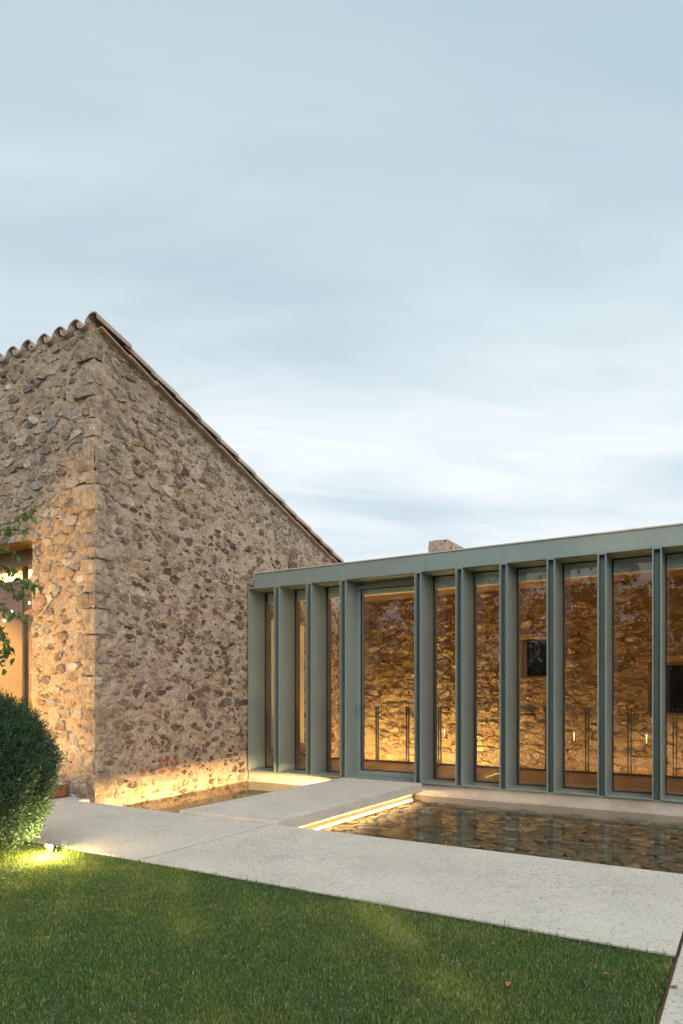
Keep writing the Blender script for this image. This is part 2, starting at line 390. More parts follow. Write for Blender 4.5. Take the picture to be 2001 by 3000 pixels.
class Face:
    """a rubble wall face: s runs from A to B, z up, n outwards"""
    def __init__(s, A, B, z0, top, n, seed, amp=.02):
        s.A = Vector((*A, 0)); s.B = Vector((*B, 0)); s.len = (s.B - s.A).length; s.d = (s.B - s.A) / s.len
        s.z0 = z0; s.top = top; s.n = Vector((*n, 0)).normalized(); s.seed = seed; s.amp = amp
    def disp(s, a, z, fine=True):
        q = Vector((a, z, s.seed * 7.3))
        d = .022 * noise.noise(q * 1.3) + s.amp * .7 * noise.noise(q * 4.5)
        if fine:
            d += s.amp * .60 * noise.noise(Vector((a * 9, z * 14, s.seed))) + s.amp * .5 * noise.noise(Vector((a * 22, z * 30, s.seed + 9)))
            k = noise.noise(Vector((a * 6, z * 9, s.seed + 20)))
            if k > .2: d -= s.amp * 3.2 * (k - .2)       # open pits between the stones
        return d
    def P(s, a, z, d): return s.A + s.d * a + s.n * d + Vector((0, 0, z))
    def surface(s, name, parent, step=.022, hole=None, thick=.35):
        na = max(2, int(s.len / step)); nz = max(2, int((s.top(0) - s.z0) / step))
        vs, fs = [], []
        for j in range(nz + 1):
            for i in range(na + 1):
                a = s.len * i / na; z = s.z0 + (s.top(a) - s.z0) * j / nz
                vs.append(s.P(a, z, s.disp(a, z)))
        for j in range(nz):
            for i in range(na):
                if hole and hole(s.len * (i + .5) / na, s.z0 + (s.top(s.len * (i + .5) / na) - s.z0) * (j + .5) / nz): continue
                q = (j * (na + 1) + i, j * (na + 1) + i + 1, (j + 1) * (na + 1) + i + 1, (j + 1) * (na + 1) + i)
                fs.append(q)
        mb = MB(); mb.poly(vs, fs)
        o = mb.build(name, M['mortar'], parent, smooth=True)
        if (s.d.cross(Vector((0, 0, 1)))).dot(s.n) < 0: o.data.flip_normals()
        return o
    def stones(s, r, sizes, keep, zmax=None, hole=None, pal=PAL_R, shrink=(.66, .92), lift=(.004, .026), tone=None, lo_a=0, pit=0):
        """voronoi-like rubble: list of (centre, area, verts, faces, colour)"""
        seeds = []
        z = s.z0
        while z < s.top(0) + .1:
            rh = r.uniform(*sizes[1]) * (.55 if r.random() < .25 else 1); a = -r.random() * .2 + lo_a
            while a < s.len + .05:
                wd = r.uniform(*sizes[0]) * (1.6 if r.random() < .10 else 1) * (.5 if r.random() < .25 else 1)
                q = (a + wd / 2, z + rh / 2 + r.uniform(-.45, .45) * rh)
                seeds.append(q); a += wd
            z += rh
        cell = .3; grid = {}
        for i, p in enumerate(seeds): grid.setdefault((int(p[0] // cell), int(p[1] // cell)), []).append(i)
        K = 2.15; res = []
        for i, p in enumerate(seeds):
            if not (lo_a < p[0] < s.len) or p[1] > s.top(p[0]) - .03 or p[1] < s.z0 + .02: continue
            if hole and hole(*p): continue
            k = keep(*p) if callable(keep) else keep
            if r.random() > k: continue
            poly = [(-.3, -.3 * K), (.3, -.3 * K), (.3, .3 * K), (-.3, .3 * K)]
            gx, gy = int(p[0] // cell), int(p[1] // cell)
            nb = [j for ix in (-1, 0, 1) for iy in (-1, 0, 1) for j in grid.get((gx + ix, gy + iy), ()) if j != i]
            nb = sorted(nb, key=lambda j: (seeds[j][0] - p[0]) ** 2 + ((seeds[j][1] - p[1]) * K) ** 2)[:14]
            for j in nb:
                dx, dy = seeds[j][0] - p[0], (seeds[j][1] - p[1]) * K; h = (dx * dx + dy * dy) / 2
                new = []
                for q in range(len(poly)):
                    p1, p2 = poly[q], poly[(q + 1) % len(poly)]
                    d1 = p1[0] * dx + p1[1] * dy - h; d2 = p2[0] * dx + p2[1] * dy - h
                    if d1 <= 0: new.append(p1)
                    if d1 * d2 < 0:
                        t = d1 / (d1 - d2); new.append((p1[0] + (p2[0] - p1[0]) * t, p1[1] + (p2[1] - p1[1]) * t))
                poly = new
                if len(poly) < 3: break
            if len(poly) < 3: continue
            poly = [(x, y_ / K) for x, y_ in poly]
            mx_ = sum(x for x, _ in poly) / len(poly); my_ = sum(y_ for _, y_ in poly) / len(poly)
            sh = r.uniform(*shrink)
            # walk the outline, break the edges, roughen
            pts = []
            for q in range(len(poly)):
                p1, p2 = poly[q], poly[(q + 1) % len(poly)]
                el = math.hypot(p1[0] - p2[0], p1[1] - p2[1])
                if el < .012: continue
                ts = (.10, .38, .66, .92) if el > .11 else ((.10, .52, .90) if el > .06 else (.2, .8))
                for t in ts: pts.append((p1[0] + (p2[0] - p1[0]) * t, p1[1] + (p2[1] - p1[1]) * t))
            if len(pts) < 5: continue
            while len(pts) > 15: del pts[r.randrange(len(pts))]
            jit = r.uniform(.10, .26)
            pts = [(mx_ + (x - mx_) * sh * r.uniform(1 - jit, 1 + jit * .5), my_ + (y_ - my_) * sh * r.uniform(1 - jit, 1 + jit * .5)) for x, y_ in pts]
            if lo_a: pts = [(max(x, .035 - p[0]), y_) for x, y_ in pts]
            area = .5 * abs(sum(pts[q][0] * pts[(q + 1) % len(pts)][1] - pts[(q + 1) % len(pts)][0] * pts[q][1] for q in range(len(pts))))
            if area < .0012: continue
            lf = r.uniform(*lift); n = len(pts); base = s.disp(p[0], p[1], False)
            recess = pit and r.random() < pit
            if recess: lf *= -.2
            tilt = (r.uniform(-.07, .07), r.uniform(-.14, .14))
            vs = []
            for x, y_ in pts: vs.append(s.P(p[0] + x, p[1] + y_, base - .035))
            for x, y_ in pts:
                f_ = r.uniform(.86, .97); xx, yy = mx_ + (x - mx_) * f_, my_ + (y_ - my_) * f_
                vs.append(s.P(p[0] + xx, p[1] + yy, base + lf * r.uniform(.35, 1.25) + xx * tilt[0] + yy * tilt[1]))
            cxx, cyy = mx_ + r.uniform(-.02, .02), my_ + r.uniform(-.012, .012)
            vs.append(s.P(p[0] + cxx, p[1] + cyy, base + lf * r.uniform(.6, 1.3)))
            fs = [(q, (q + 1) % n, n + (q + 1) % n, n + q) for q in range(n)] + [(n + q, n + (q + 1) % n, 2 * n) for q in range(n)]
            if s.d.cross(Vector((0, 0, 1))).dot(s.n) < 0: fs = [f[::-1] for f in fs]
            c = pick(pal, r)
            if tone: c = tone(p[0], p[1], c, r)
            res.append((s.P(p[0], p[1], base), area, vs, fs, c))
        return res
def score(item):
    d, px = shows(item[0])
    return item[1] / (d * d) if -40 < px < 2040 else 0
def edge(m, nv, colr, k=.13):                      # mortar smeared over the rim of a stone
    n = (nv - 1) // 2; b = len(m.c) - nv
    for i in range(2 * n):
        q = k * (.3 + 1.2 * random.random()); m.c[b + i] = tuple(x * (1 - q) + y_ * q for x, y_ in zip(colr, (.52, .395, .295)))
def lay(stones, parent, count, name, chips=()):
    stones = sorted(stones, key=score, reverse=True)
    for c, a, vs, fs, colr in stones[:count]:
        m = MB(); ctr = Vector(c); m.poly([Vector(v) - ctr for v in vs], fs, colr); edge(m, len(vs), colr)
        o = m.build(name, M['stone'], parent, colors=True); o.location = ctr
    m = MB()
    for c, a, vs, fs, colr in list(stones[count:]) + list(chips): m.poly(vs, fs, colr); edge(m, len(vs), colr)
    if m.v: tag(m.build('small_stones', M['stone'], parent, colors=True), kind='stuff')

C0 = (-2.90, -3.40)                                # the near corner of the old house
SK = -.099                                         # its gable is slightly out of square
gab_len = 8.3
D = Vector((SK, 1, 0)).normalized(); GE = (C0[0] + D.x * gab_len, C0[1] + D.y * gab_len)
PITCH = .256
rake = lambda a: 5.93 - PITCH * a
house = tag(empty('stone_house', (-5.0, -1.0, 0)), 'tall old rubble stone house with tiled lean-to roof left of the glass pavilion', 'house')
house.location = (0, 0, 0)
gable = Face(C0, GE, -.30, rake, (1, -SK), 1, .020)
front = Face(C0, (-9, C0[1]), -.02, lambda a: 5.97, (0, -1), 2, .022)
gw = gable.surface('gable_wall', house)
OPA, OPZ = 1.27, 3.42                              # opening in the front face
hole = lambda a, z: OPA < a < 4.6 and z < OPZ
fw = front.surface('front_wall', house, hole=hole)
# masonry behind the faces
core = MB(); nn = gable.n * -.06
p0 = Vector((*C0, 0)) + nn; p1 = Vector((*GE, 0)) + nn
def sheared(mb, pa, pb, back, z0, za, zb):
    vs = [pa + Vector((0, 0, z0)), pb + Vector((0, 0, z0)), pb + back + Vector((0, 0, z0)), pa + back + Vector((0, 0, z0)), pa + Vector((0, 0, za)), pb + Vector((0, 0, zb)), pb + back + Vector((0, 0, zb)), pa + back + Vector((0, 0, za))]
    mb.poly(vs, [(3, 2, 1, 0), (4, 5, 6, 7), (0, 1, 5, 4), (1, 2, 6, 5), (2, 3, 7, 6), (3, 0, 4, 7)])
pA = p0 + D * .06
sheared(core, pA, p1, gable.n * -.5, -.3, 5.80, 5.80 - PITCH * gab_len)
core.build('wall_core', M['mortar'], gw)
core = MB()
core.box(C0[0] - OPA, C0[0] - .08, C0[1] + .06, C0[1] + .62, -.3, 5.84).box(-9, C0[0] - OPA - .002, C0[1] + .06, C0[1] + .62, OPZ + .16, 5.84).box(-9, C0[0] - 4.6, C0[1] + .06, C0[1] + .62, -.3, OPZ + .158)
core.box(C0[0] - .25, C0[0] - .020, C0[1] + .016, C0[1] + .058, -.3, 5.80)
core.build('wall_core', M['mortar'], fw)

def tone_gable(a, z, c, r):
    if abs(a - 1.42) < .18 and .20 < z < .46: return (.30 * r.uniform(.8, 1.1), .085, .05)
    lim = rake(a) - z
    if lim < .55 + .3 * r.random():               # rebuilt band under the roof: greyer and paler
        c = tuple(.45 * x + .55 * y_ for x, y_ in zip(c, (.25, .215, .175)))
    if a < .5: c = tuple(.5 * x + .5 * y_ for x, y_ in zip(c, (.27, .225, .175)))
    return c
def keep_gable(a, z):
    lim = rake(a) - z
    if lim < .8: return .96
    k = .78 + .45 * noise.noise(Vector((a * .9, z * .9, 4.2))) + .25 * noise.noise(Vector((a * 2.6, z * 2.6, 1.2)))
    return k
r = random.Random(3)
st_g = gable.stones(r, ((.10, .29), (.065, .15)), keep_gable, tone=tone_gable, shrink=(.58, 1.02), lift=(.004, .022), pit=.30, lo_a=.10)
r = random.Random(5)
chips_g = gable.stones(r, ((.045, .11), (.03, .06)), .22, pal=PAL_R, tone=tone_gable, shrink=(.5, .85), lift=(.002, .020), lo_a=.2)
r = random.Random(6)
chips_f = front.stones(r, ((.05, .12), (.03, .07)), .25, pal=PAL_L, hole=lambda a, z: OPA - .02 < a < 4.62 and z < OPZ + .02, shrink=(.5, .85), lift=(.002, .016), lo_a=.2)
r = random.Random(4)
st_f = front.stones(r, ((.14, .36), (.085, .19)), lambda a, z: .84 + .4 * noise.noise(Vector((a * 1.4, z * 1.4, 8.2))), pal=PAL_L, hole=lambda a, z: OPA - .02 < a < 4.62 and z < OPZ + .02, shrink=(.62, 1.0), lift=(.004, .024), pit=.25, lo_a=.10)
lay(st_g, gw, 200, 'stone', chips_g); lay([s for s in st_f if s[0].x > -6.2], fw, 100, 'stone', [s for s in chips_f if s[0].x > -5.2])

# corner quoins
r = random.Random(9); z = -.30; k = 0
while z < 5.72:
    h = r.uniform(.13, .32); h = min(h, 5.80 - z)
    long_ = k % 2 == 0
    a = r.uniform(.22, .40) if long_ else r.uniform(.12, .24); bq = r.uniform(.12, .24) if long_ else r.uniform(.22, .40)
    bm = bmesh.new(); bmesh.ops.create_cube(bm, size=1); bmesh.ops.subdivide_edges(bm, edges=bm.edges[:], cuts=5, use_grid_fill=True)
    inset = r.uniform(.004, .030); off = Vector((r.random() * 40, r.random() * 40, 0)); gap = r.uniform(.008, .03)
    for v in bm.verts:
        q = v.co
        # rounded block
        q2 = Vector((math.copysign(min(abs(q.x), .5), q.x), q.y, q.z))
        e = max(abs(q.x), abs(q.y)); cn = min(abs(q.x), abs(q.y), .5)
        p = Vector((C0[0], C0[1], 0)) + gable.n * ((q2.x - .5) * bq + inset) + Vector((0, 0, z + h / 2 + q2.z * (h - gap))) + D * ((q2.y + .5) * a - inset)
        nz = noise.noise(p * 5 + off) * .030 + noise.noise(p * 14 + off) * .020
        rad = Vector((q.x, q.y, q.z * .6)); rl = rad.length
        p -= (gable.n * q.x + D * q.y + Vector((0, 0, q.z * .5))) * max(0, rl - .58) * .16
        p += (gable.n * (1 if q.x > .4 else 0) - D * (1 if q.y < -.4 else 0)) * nz
        v.co = p
    bmesh.ops.recalc_face_normals(bm, faces=bm.faces[:])
    me = bpy.data.meshes.new('quoin'); bm.to_mesh(me); bm.free()
    c = random.Random(k * 3 + 1).choice([(.36, .285, .21), (.31, .235, .17), (.40, .34, .27), (.24, .17, .12), (.37, .285, .205), (.27, .20, .145), (.33, .25, .185), (.40, .30, .22)])
    at = me.color_attributes.new('col', 'FLOAT_COLOR', 'POINT'); at.data.foreach_set('color', np.array([(*c, 1)] * len(me.vertices), dtype=np.float32).ravel())
    link('quoin', me, M['stone'], house); z += h; k += 1

# front opening: jamb, lintel, recessed glazing, the room behind
jx = C0[0] - OPA; OX0 = C0[0] - 4.6
box('lintel', M['beam'], house, OX0, jx - .002, C0[1] + .07, C0[1] + .60, OPZ + .005, OPZ + .155, .006)
box('lintel', M['beam'], house, OX0, jx - .002, C0[1] + .42, C0[1] + .60, OPZ - .22, OPZ - .002, .006)
fr = box('window_frame', M['steel'], house, jx - .07, jx - .004, C0[1] + .46, C0[1] + .53, .17, OPZ - .224)
box('frame_rail', M['steel'], fr, OX0, jx - .072, C0[1] + .46, C0[1] + .53, .17, .23)
for q in (.85, 1.7): box('frame_post', M['steel'], fr, jx - q - .05, jx - q, C0[1] + .46, C0[1] + .53, .232, OPZ - .226)
box('glass_pane', M['glass'], fr, OX0, jx - .074, C0[1] + .49, C0[1] + .50, .234, OPZ - .226)
room = box('room', M['plaster'], house, -8.9, -4.05, 1.9, 2.0, -.1, 4.0)
box('room_floor', M['floor'], room, -8.9, -3.6, C0[1] + .64, 1.89, .06, .14)
box('room_ceiling', M['ceiling'], room, -8.9, -3.6, C0[1] + .64, 1.89, 3.45, 3.52)
box('room_wall', M['plaster'], room, -8.98, -8.905, C0[1] + .64, 1.89, .145, 3.44)
box('room_light', M['room'], room, -7.6, -4.4, -2.24, -2.14, 3.40, 3.445)
for q in range(7):
    bm = bmesh.new(); bmesh.ops.create_icosphere(bm, subdivisions=2, radius=.022)
    me = bpy.data.meshes.new('bulb'); bm.to_mesh(me); bm.free()
    o = link('bulb', me, M['bulb'], room); o.location = (-5.85 - .22 * q, -2.30 + .28 * (q % 4), 2.80 - .10 * (q % 3))
for q in range(7): box('ceiling_joist', M['beam'], room, -8.9, -3.65, C0[1] + .9 + q * .6, C0[1] + 1.0 + q * .6, 3.30, 3.449)
sb = tag(empty('sideboard', (-6.6, -1.4, .14)), 'brown wooden sideboard inside the stone house behind the bush', 'sideboard')
at0(box('carcass', M['beam'], None, -7.6, -5.6, -1.6, -1.1, .20, .95, .006), sb); at0(box('top', M['floor'], None, -7.65, -5.55, -1.65, -1.08, .952, .99, .004), sb)
for q in (-7.4, -5.85): at0(box('leg', M['steel'], None, q, q + .05, -1.5, -1.2, .141, .199), sb)
stp = tag(empty('entrance_step', (-4.3, -3.6, 0)), 'rust steel edged step at the foot of the stone house front', 'step')
def atp(o, p): return at0(o, p)
atp(box('riser', M['rust'], None, -6.5, -3.36, -3.74, -3.73, 0, .165), stp); atp(box('riser', M['rust'], None, -3.372, -3.362, -3.729, -3.44, 0, .165), stp)
atp(box('tread', M['slab'], None, -6.5, -3.373, -3.729, -3.43, 0, .160), stp)

# roof of the old house: rows of barrel tiles
roof = MB(); 
e_ = Vector((-1, 0, 0)); up = Vector((0, 0, 1)); SL = (D - up * PITCH).normalized(); RN = e_.cross(SL).normalized()
if RN.z < 0: RN = -RN
org = Vector((C0[0], C0[1], 5.90))
def RP(cx_, sl, h): return org + e_ * cx_ + SL * sl + RN * h
vs = [RP(.0, .10, .0), RP(6, .10, .0), RP(6, 8.7, .0), RP(.0, 8.7, .0), RP(.0, .10, .02), RP(6, .10, .02), RP(6, 8.7, .02), RP(.0, 8.7, .02)]
roof.poly(vs, [(3, 2, 1, 0), (4, 5, 6, 7), (0, 1, 5, 4), (1, 2, 6, 5), (2, 3, 7, 6), (3, 0, 4, 7)])
rf = roof.build('roof', M['tile'], house)
def tile_mesh(name, cover):
    n = 8; ln = .60; vs = []; fs = []
    for j, (sl, rad) in enumerate(((0, .118), (ln, .100)) if cover else ((0, .100), (ln, .118))):
        for th in (rad, rad - .014):
            for i in range(n + 1):
                t = math.pi * i / n
                zz_ = math.sin(t) * th * 1.12
                vs.append(Vector((math.cos(t) * th, sl, zz_ if cover else .115 - zz_)))
    m = n + 1
    for i in range(n):
        fs += [(i, i + 1, 2 * m + i + 1, 2 * m + i), (m + i, 3 * m + i, 3 * m + i + 1, m + i + 1), (i, m + i, m + i + 1, i + 1), (2 * m + i, 2 * m + i + 1, 3 * m + i + 1, 3 * m + i)]
    fs += [(0, 2 * m, 3 * m, m), (n, m + n, 3 * m + n, 2 * m + n)]
    mb = MB(); mb.poly(vs, fs if cover else [f[::-1] for f in fs]); return mb.mesh(name)
cov = tile_mesh('roof_tile', True); pan = tile_mesh('roof_tile', False)
for m_ in (cov, pan): m_.materials.append(M['tile'])
basis = Matrix((( -e_.x, SL.x, RN.x, 0), (-e_.y, SL.y, RN.y, 0), (-e_.z, SL.z, RN.z, 0), (0, 0, 0, 1)))
TP = .33; ROW = .52
rest = MB(); r = random.Random(12)
for row in range(17):
    for ci in range(14):
        for cover in (True, False):
            cx_ = .03 + ci * TP + (0 if cover else TP / 2)
            loc = RP(cx_ + r.uniform(-.008, .008), -.07 + row * ROW + r.uniform(-.012, .012), (.066 if cover else .0) + .006)
            tilt = Matrix.Rotation(R(2.3 + r.uniform(-.5, .5)), 4, 'X') @ Matrix.Rotation(R(r.uniform(-1.5, 1.5)), 4, 'Z')
            mw = Matrix.Translation(loc) @ basis @ tilt
            me = cov if cover else pan
            if (row < 2 and ci < 9) or (ci < 1 and cover) or (ci < 1):
                o = link('roof_tile', me, None, rf); o.matrix_world = mw
            else:
                rest.poly([mw @ v.co for v in me.vertices], [tuple(p.vertices) for p in me.polygons])
tag(rest.build('tile_field', M['tile'], rf), kind='stuff')
# verge course: flat thin tiles bedded under the edge
for row in range(16):
    mb = MB(); a0, a1 = .03 + row * .52, .03 + row * .52 + .56
    h0 = .0 + r.uniform(0, .004)
    vs = [RP(x, y_, hh) for hh in (h0, h0 + .022) for x, y_ in ((-.085 + r.uniform(-.008, .008), a0), (.2, a0), (.2, a1), (-.085 + r.uniform(-.008, .008), a1))]
    for q in (2, 3, 6, 7): vs[q] = vs[q] - RN * .010
    for q in (0, 1, 4, 5): vs[q] = vs[q] + RN * .010
    mb.poly(vs, [(3, 2, 1, 0), (4, 5, 6, 7), (0, 1, 5, 4), (1, 2, 6, 5), (2, 3, 7, 6), (3, 0, 4, 7)]); mb.build('verge_tile', M['tile'], rf)
# door panel in the gable, seen through the pavilion glass
dz = MB(); 
pq = lambda a, d: gable.P(a, 0, d)
A1, A2 = .72 + 3.4, 1.95 + 3.4
dz.prism([pq(A1, -.05), pq(A2, -.05), pq(A2, .07), pq(A1, .07)][::1], .38, 2.66); dz.build('interior_door', M['cream'], gw)

# ------------------------------------------------------------------ glass pavilion
pav = tag(empty('glass_pavilion'), 'long flat roofed pavilion with sage green metal fins and tall windows', 'pavilion')
P_ = .64; NB = 8
XL, XR = -3.2, 8.32
ZS, ZT = .02, 3.12                                # underside of sill, top of boxes
FD = .48                                          # fin depth
box('plinth', M['plinth'], pav, XL - .02, XR, .05, .30, PZ, -.004)
box('plinth_ledge', M['plinth'], pav, XL - .02, XR, .01, .048, PZ, -.125)
box('sill_plate', M['paint'], pav, XL + .004, XR, .035, FD + .13, -.002, ZS - .002)
for a, c in ((-3.105, -3.03), (-3.026, .062), (.066, 3.94), (3.944, 8.3)):
    box('fascia_panel', M['paint'], pav, a, c, .05, .075, ZT - .02, 3.365, .002)
box('coping', M['coping'], pav, -3.12, 8.3, .035, .16, 3.368, 3.385)
box('roof_slab', M['coping'], pav, -3.1, 8.3, .078, 7.4, 3.335, 3.366)
box('ceiling', M['ceiling'], pav, -3.18, 8.3, FD + .2, 3.62, 3.30, 3.33)
box('edge_beam', M['pale'], pav, -3.18, 8.3, FD + .06, FD + .19, 2.93, 3.33)
box('head_plate', M['paint'], pav, XL + .004, XR, .078, FD + .05, ZT + .002, ZT + .030)
wins = [(-3.2, .56), (-2.56, .56), (-1.92, .56), (-1.28, 1.20)] + [(P_ * i, .56) for i in range(0, 13)]
T = .012
for i, (a, wd) in enumerate(wins):
    door = wd > 1
    ws = MB(); ws.box(a + T, a + wd - T, .0, FD, ZT - T, ZT)
    o = ws.build('door_surround' if door else 'window_surround', M['paint'], pav)
    box('sill', M['paint'], o, a + T, a + wd - T, 0, FD, ZS, ZS + T)
    for q in (a, a + wd - T): box('fin', M['paint'], o, q, q + T, -.001, FD, ZS, ZT)
    if not door:
        box('gasket', M['gasket'], o, a + T + .001, a + wd - T - .001, FD - .02, FD - .012, ZS + T + .001, ZS + T + .014)
        box('gasket', M['gasket'], o, a + T + .001, a + T + .013, FD - .021, FD - .012, ZS + T + .015, ZT - T - .002)
        box('gasket', M['gasket'], o, a + T + .014, a + wd - T - .001, FD - .02, FD - .012, ZT - T - .014, ZT - T - .002)
        box('glass_pane', M['glass'], o, a + T, a + wd - T, FD - .010, FD - .002, ZS + T + .001, ZT - T - .002)
    else:
        f = .062; y0, y1 = .36, .44; zb, zt = ZS + T + .002, ZT - T - .05
        fr = MB(); fr.box(a + T + .002, a + T + f, y0, y1, zb, zt); fr.box(a + wd - T - f, a + wd - T - .002, y0, y1, zb, zt)
        fr.box(a + T + f, a + wd - T - f, y0 + .001, y1, zb, zb + f * 1.2); fr.box(a + T + f, a + wd - T - f, y0 + .001, y1, zt - f, zt)
        df = fr.build('door_frame', M['paint'], o)
        g_ = MB(); xa, xb, za, zb2 = a + T + f, a + wd - T - f, zb + f * 1.2, zt - f
        g_.box(xa, xa + .016, y0 + .012, y0 + .03, za, zb2).box(xb - .016, xb, y0 + .012, y0 + .03, za, zb2).box(xa + .016, xb - .016, y0 + .012, y0 + .03, za, za + .016).box(xa + .016, xb - .016, y0 + .012, y0 + .03, zb2 - .016, zb2)
        g_.build('gasket', M['gasket'], o)
        box('glass_pane', M['glass'], o, xa + .017, xb - .017, y0 + .016, y0 + .026, za + .017, zb2 - .017)
        hd = MB(); hd.box(a + T + f - .035, a + T + f - .015, y0 - .045, y0 - .030, 1.02, 1.16).box(a + T + f - .032, a + T + f - .018, y0 - .030, y0, 1.08, 1.10)
        hd.build('door_handle', M['paint'], o)
    # post in the gap to the next box, running on behind the glass
    po = box('post', M['mullion'], pav, a + wd + .001, a + wd + (P_ - .56) - .001, FD - .06, FD + .155, ZS, ZT - .001)
    box('gap_cover', M['paint'], po, a + wd + .001, a + wd + (P_ - .56) - .001, .14, FD - .061, ZS, ZT - .002)
    for zb_ in (.35, 1.2, 2.1, 2.9):
        box('bolt', M['steel'], po, a + wd + .078, a + wd + .083, FD + .065, FD + .077, zb_, zb_ + .012)
box('post', M['mullion'], pav, XL - .06, XL - .001, FD - .06, FD + .155, ZS, ZT)
FZ = .045
fl = box('floor_base', M['plinth'], pav, -3.25, 8.3, FD + .02, 2.42, -.12, FZ - .02)
yv = FD + .14
while yv < 2.40:
    x = -3.2 + random.uniform(-1.2, 0)
    while x < 8.2:
        ln = random.uniform(1.7, 2.4); box('floor_board', M['floor'], fl, max(x, -3.2), min(x + ln - .003, 8.28), yv, yv + .157, FZ - .02, FZ, 0); x += ln
    yv += .160
# lights of the pavilion
box('ceiling_light', M['ceil_led'], pav, -3.0, 8.0, 1.2, 1.26, 3.27, 3.298)
box('ceiling_light', M['ceil_led'], pav, -3.0, 8.0, FD + .22, FD + .25, 3.27, 3.298)
# rail
rail = tag(empty('glass_railing', (2.5, 2.36, FZ)), 'glass balustrade on dark steel posts inside the pavilion', 'railing')
RX = [-3.25 + .64 * i for i in range(18)]
for i, x in enumerate(RX):
    x = -1.97 + .64 * (i - 2)
    mb = MB(); mb.box(x - .028, x - .016, 2.34, 2.39, FZ, 1.10); mb.box(x + .016, x + .028, 2.34, 2.39, FZ, 1.10)
    at0(mb.build('post', M['steel'], None), rail)
    at0(box('glass_pane', M['rail_glass'], None, x + .03, x + .61, 2.352, 2.364, FZ + .05, 1.10), rail)
    at0(box('top_edge', M['steel'], None, x + .03, x + .61, 2.350, 2.366, 1.101, 1.107), rail)
at0(box('base_shoe', M['steel'], None, -3.2, 8.2, 2.335, 2.385, FZ + .001, FZ + .03), rail)

# inner stone wall, with a small deep window and a dark door further right
rear = tag(empty('rear_stone_wall', (0, 0, 0)), 'amber lit rubble stone wall inside the pavilion behind the balustrade', 'wall')
RY = 3.60
rw = Face((8.3, RY), (-3.75, RY), -.9, lambda a: 3.31, (0, -1), 3, .034)
W1 = (.42, 1.06, 1.62, 2.36); W2 = (2.62, 3.5, .95, 1.88)
def rh(a, z):
    x = 8.3 - a
    return any(q[0] < x < q[1] and q[2] < z < q[3] for q in (W1, W2))
rs = rw.surface('wall_face', rear, step=.035, hole=rh); rs.data.materials.clear(); rs.data.materials.append(M['ochre'])
r = random.Random(21)
st_r = rw.stones(r, ((.13, .30), (.085, .18)), .82, pal=PAL_I, hole=lambda a, z: any(q[0] - .06 < 8.3 - a < q[1] + .06 and q[2] - .04 < z < q[3] + .04 for q in (W1, W2)) or z < -.3, shrink=(.7, .98), lift=(.008, .040), pit=.15)
lay([s for s in st_r if s[0].x < 6.2], rear, 260, 'stone')
mb = MB()
for x0, x1, z0, z1 in ((-3.75, 8.3, -.9, .94), (-3.75, W1[0] - .02, .942, 3.31), (W1[1] + .02, W2[0] - .02, .942, 3.31), (W2[1] + .02, 8.3, .942, 3.31), (W1[0] - .02, W1[1] + .02, .942, W1[2] - .01), (W1[0] - .02, W1[1] + .02, W1[3] + .01, 3.31), (W2[0] - .02, W2[1] + .02, W2[3] + .01, 3.31)):
    mb.box(x0, x1, RY + .06, RY + .5, z0, z1)
mb.build('wall_core', M['plaster'], rear)
for q in (W1, W2):
    wf = MB(); t = .05
    wf.box(q[0] - .02, q[0] + t, RY + .26, RY + .32, q[2], q[3]).box(q[1] - t, q[1] + .02, RY + .26, RY + .32, q[2], q[3]).box(q[0] + t, q[1] - t, RY + .26, RY + .32, q[2], q[2] + t).box(q[0] + t, q[1] - t, RY + .26, RY + .32, q[3] - t, q[3])
    o = wf.build('window_frame', M['beam'], rear); box('pane', M['dark'], o, q[0] + t, q[1] - t, RY + .28, RY + .29, q[2] + t, q[3] - t)
    box('window_lintel', M['beam'], rear, q[0] - .2, q[1] + .2, RY - .02, RY + .25, q[3], q[3] + .09, .004)
ug = tag(empty('wall_washer', (-1.7, 3.08, -.29)), 'long warm strip light hidden in the gap below the stone wall near the door', 'lamp', 'strip lights washing the rear wall')
at0(box('housing', M['black'], None, -3.3, .1, 3.02, 3.14, -.29, -.235), ug); at0(box('diffuser', M['uplight'], None, -3.3, .1, 3.03, 3.13, -.234, -.225), ug)
M['uplight2'] = emit('trough_light_dim', (1, .55, .15), 22)
ug = tag(empty('wall_washer', (3.7, 3.08, -.29)), 'long warm strip light hidden in the gap below the stone wall at the right', 'lamp', 'strip lights washing the rear wall')
at0(box('housing', M['black'], None, .2, 8.1, 3.02, 3.14, -.29, -.235), ug); at0(box('diffuser', M['uplight2'], None, .2, 8.1, 3.03, 3.13, -.234, -.225), ug)
for i, (px, lab) in enumerate(((-1.08, 'slim glowing tube standing in for a reflected light, low on the rear wall beside the door'), (1.41, 'slim glowing tube standing in for a reflected light, low behind the middle windows'), (2.61, 'slim glowing tube standing in for a reflected light, low near the right edge'))):
    t = tag(empty('reflection_tube', (px, RY - .06, .48)), lab, 'lamp', 'tubes standing in for reflected lights')  # glowing tubes added in place of small lights reflected in the panes
    mb = MB(); mb.box(-.02, .02, 0, .08, -.02, .0); mb.build('bracket', M['black'], t)
    mb = MB(); mb.tube([(0, 0, 0), (0, 0, .08), (0, 0, .16)], [.006, .009, .012], 8); mb.build('tube', M['tube'], t)
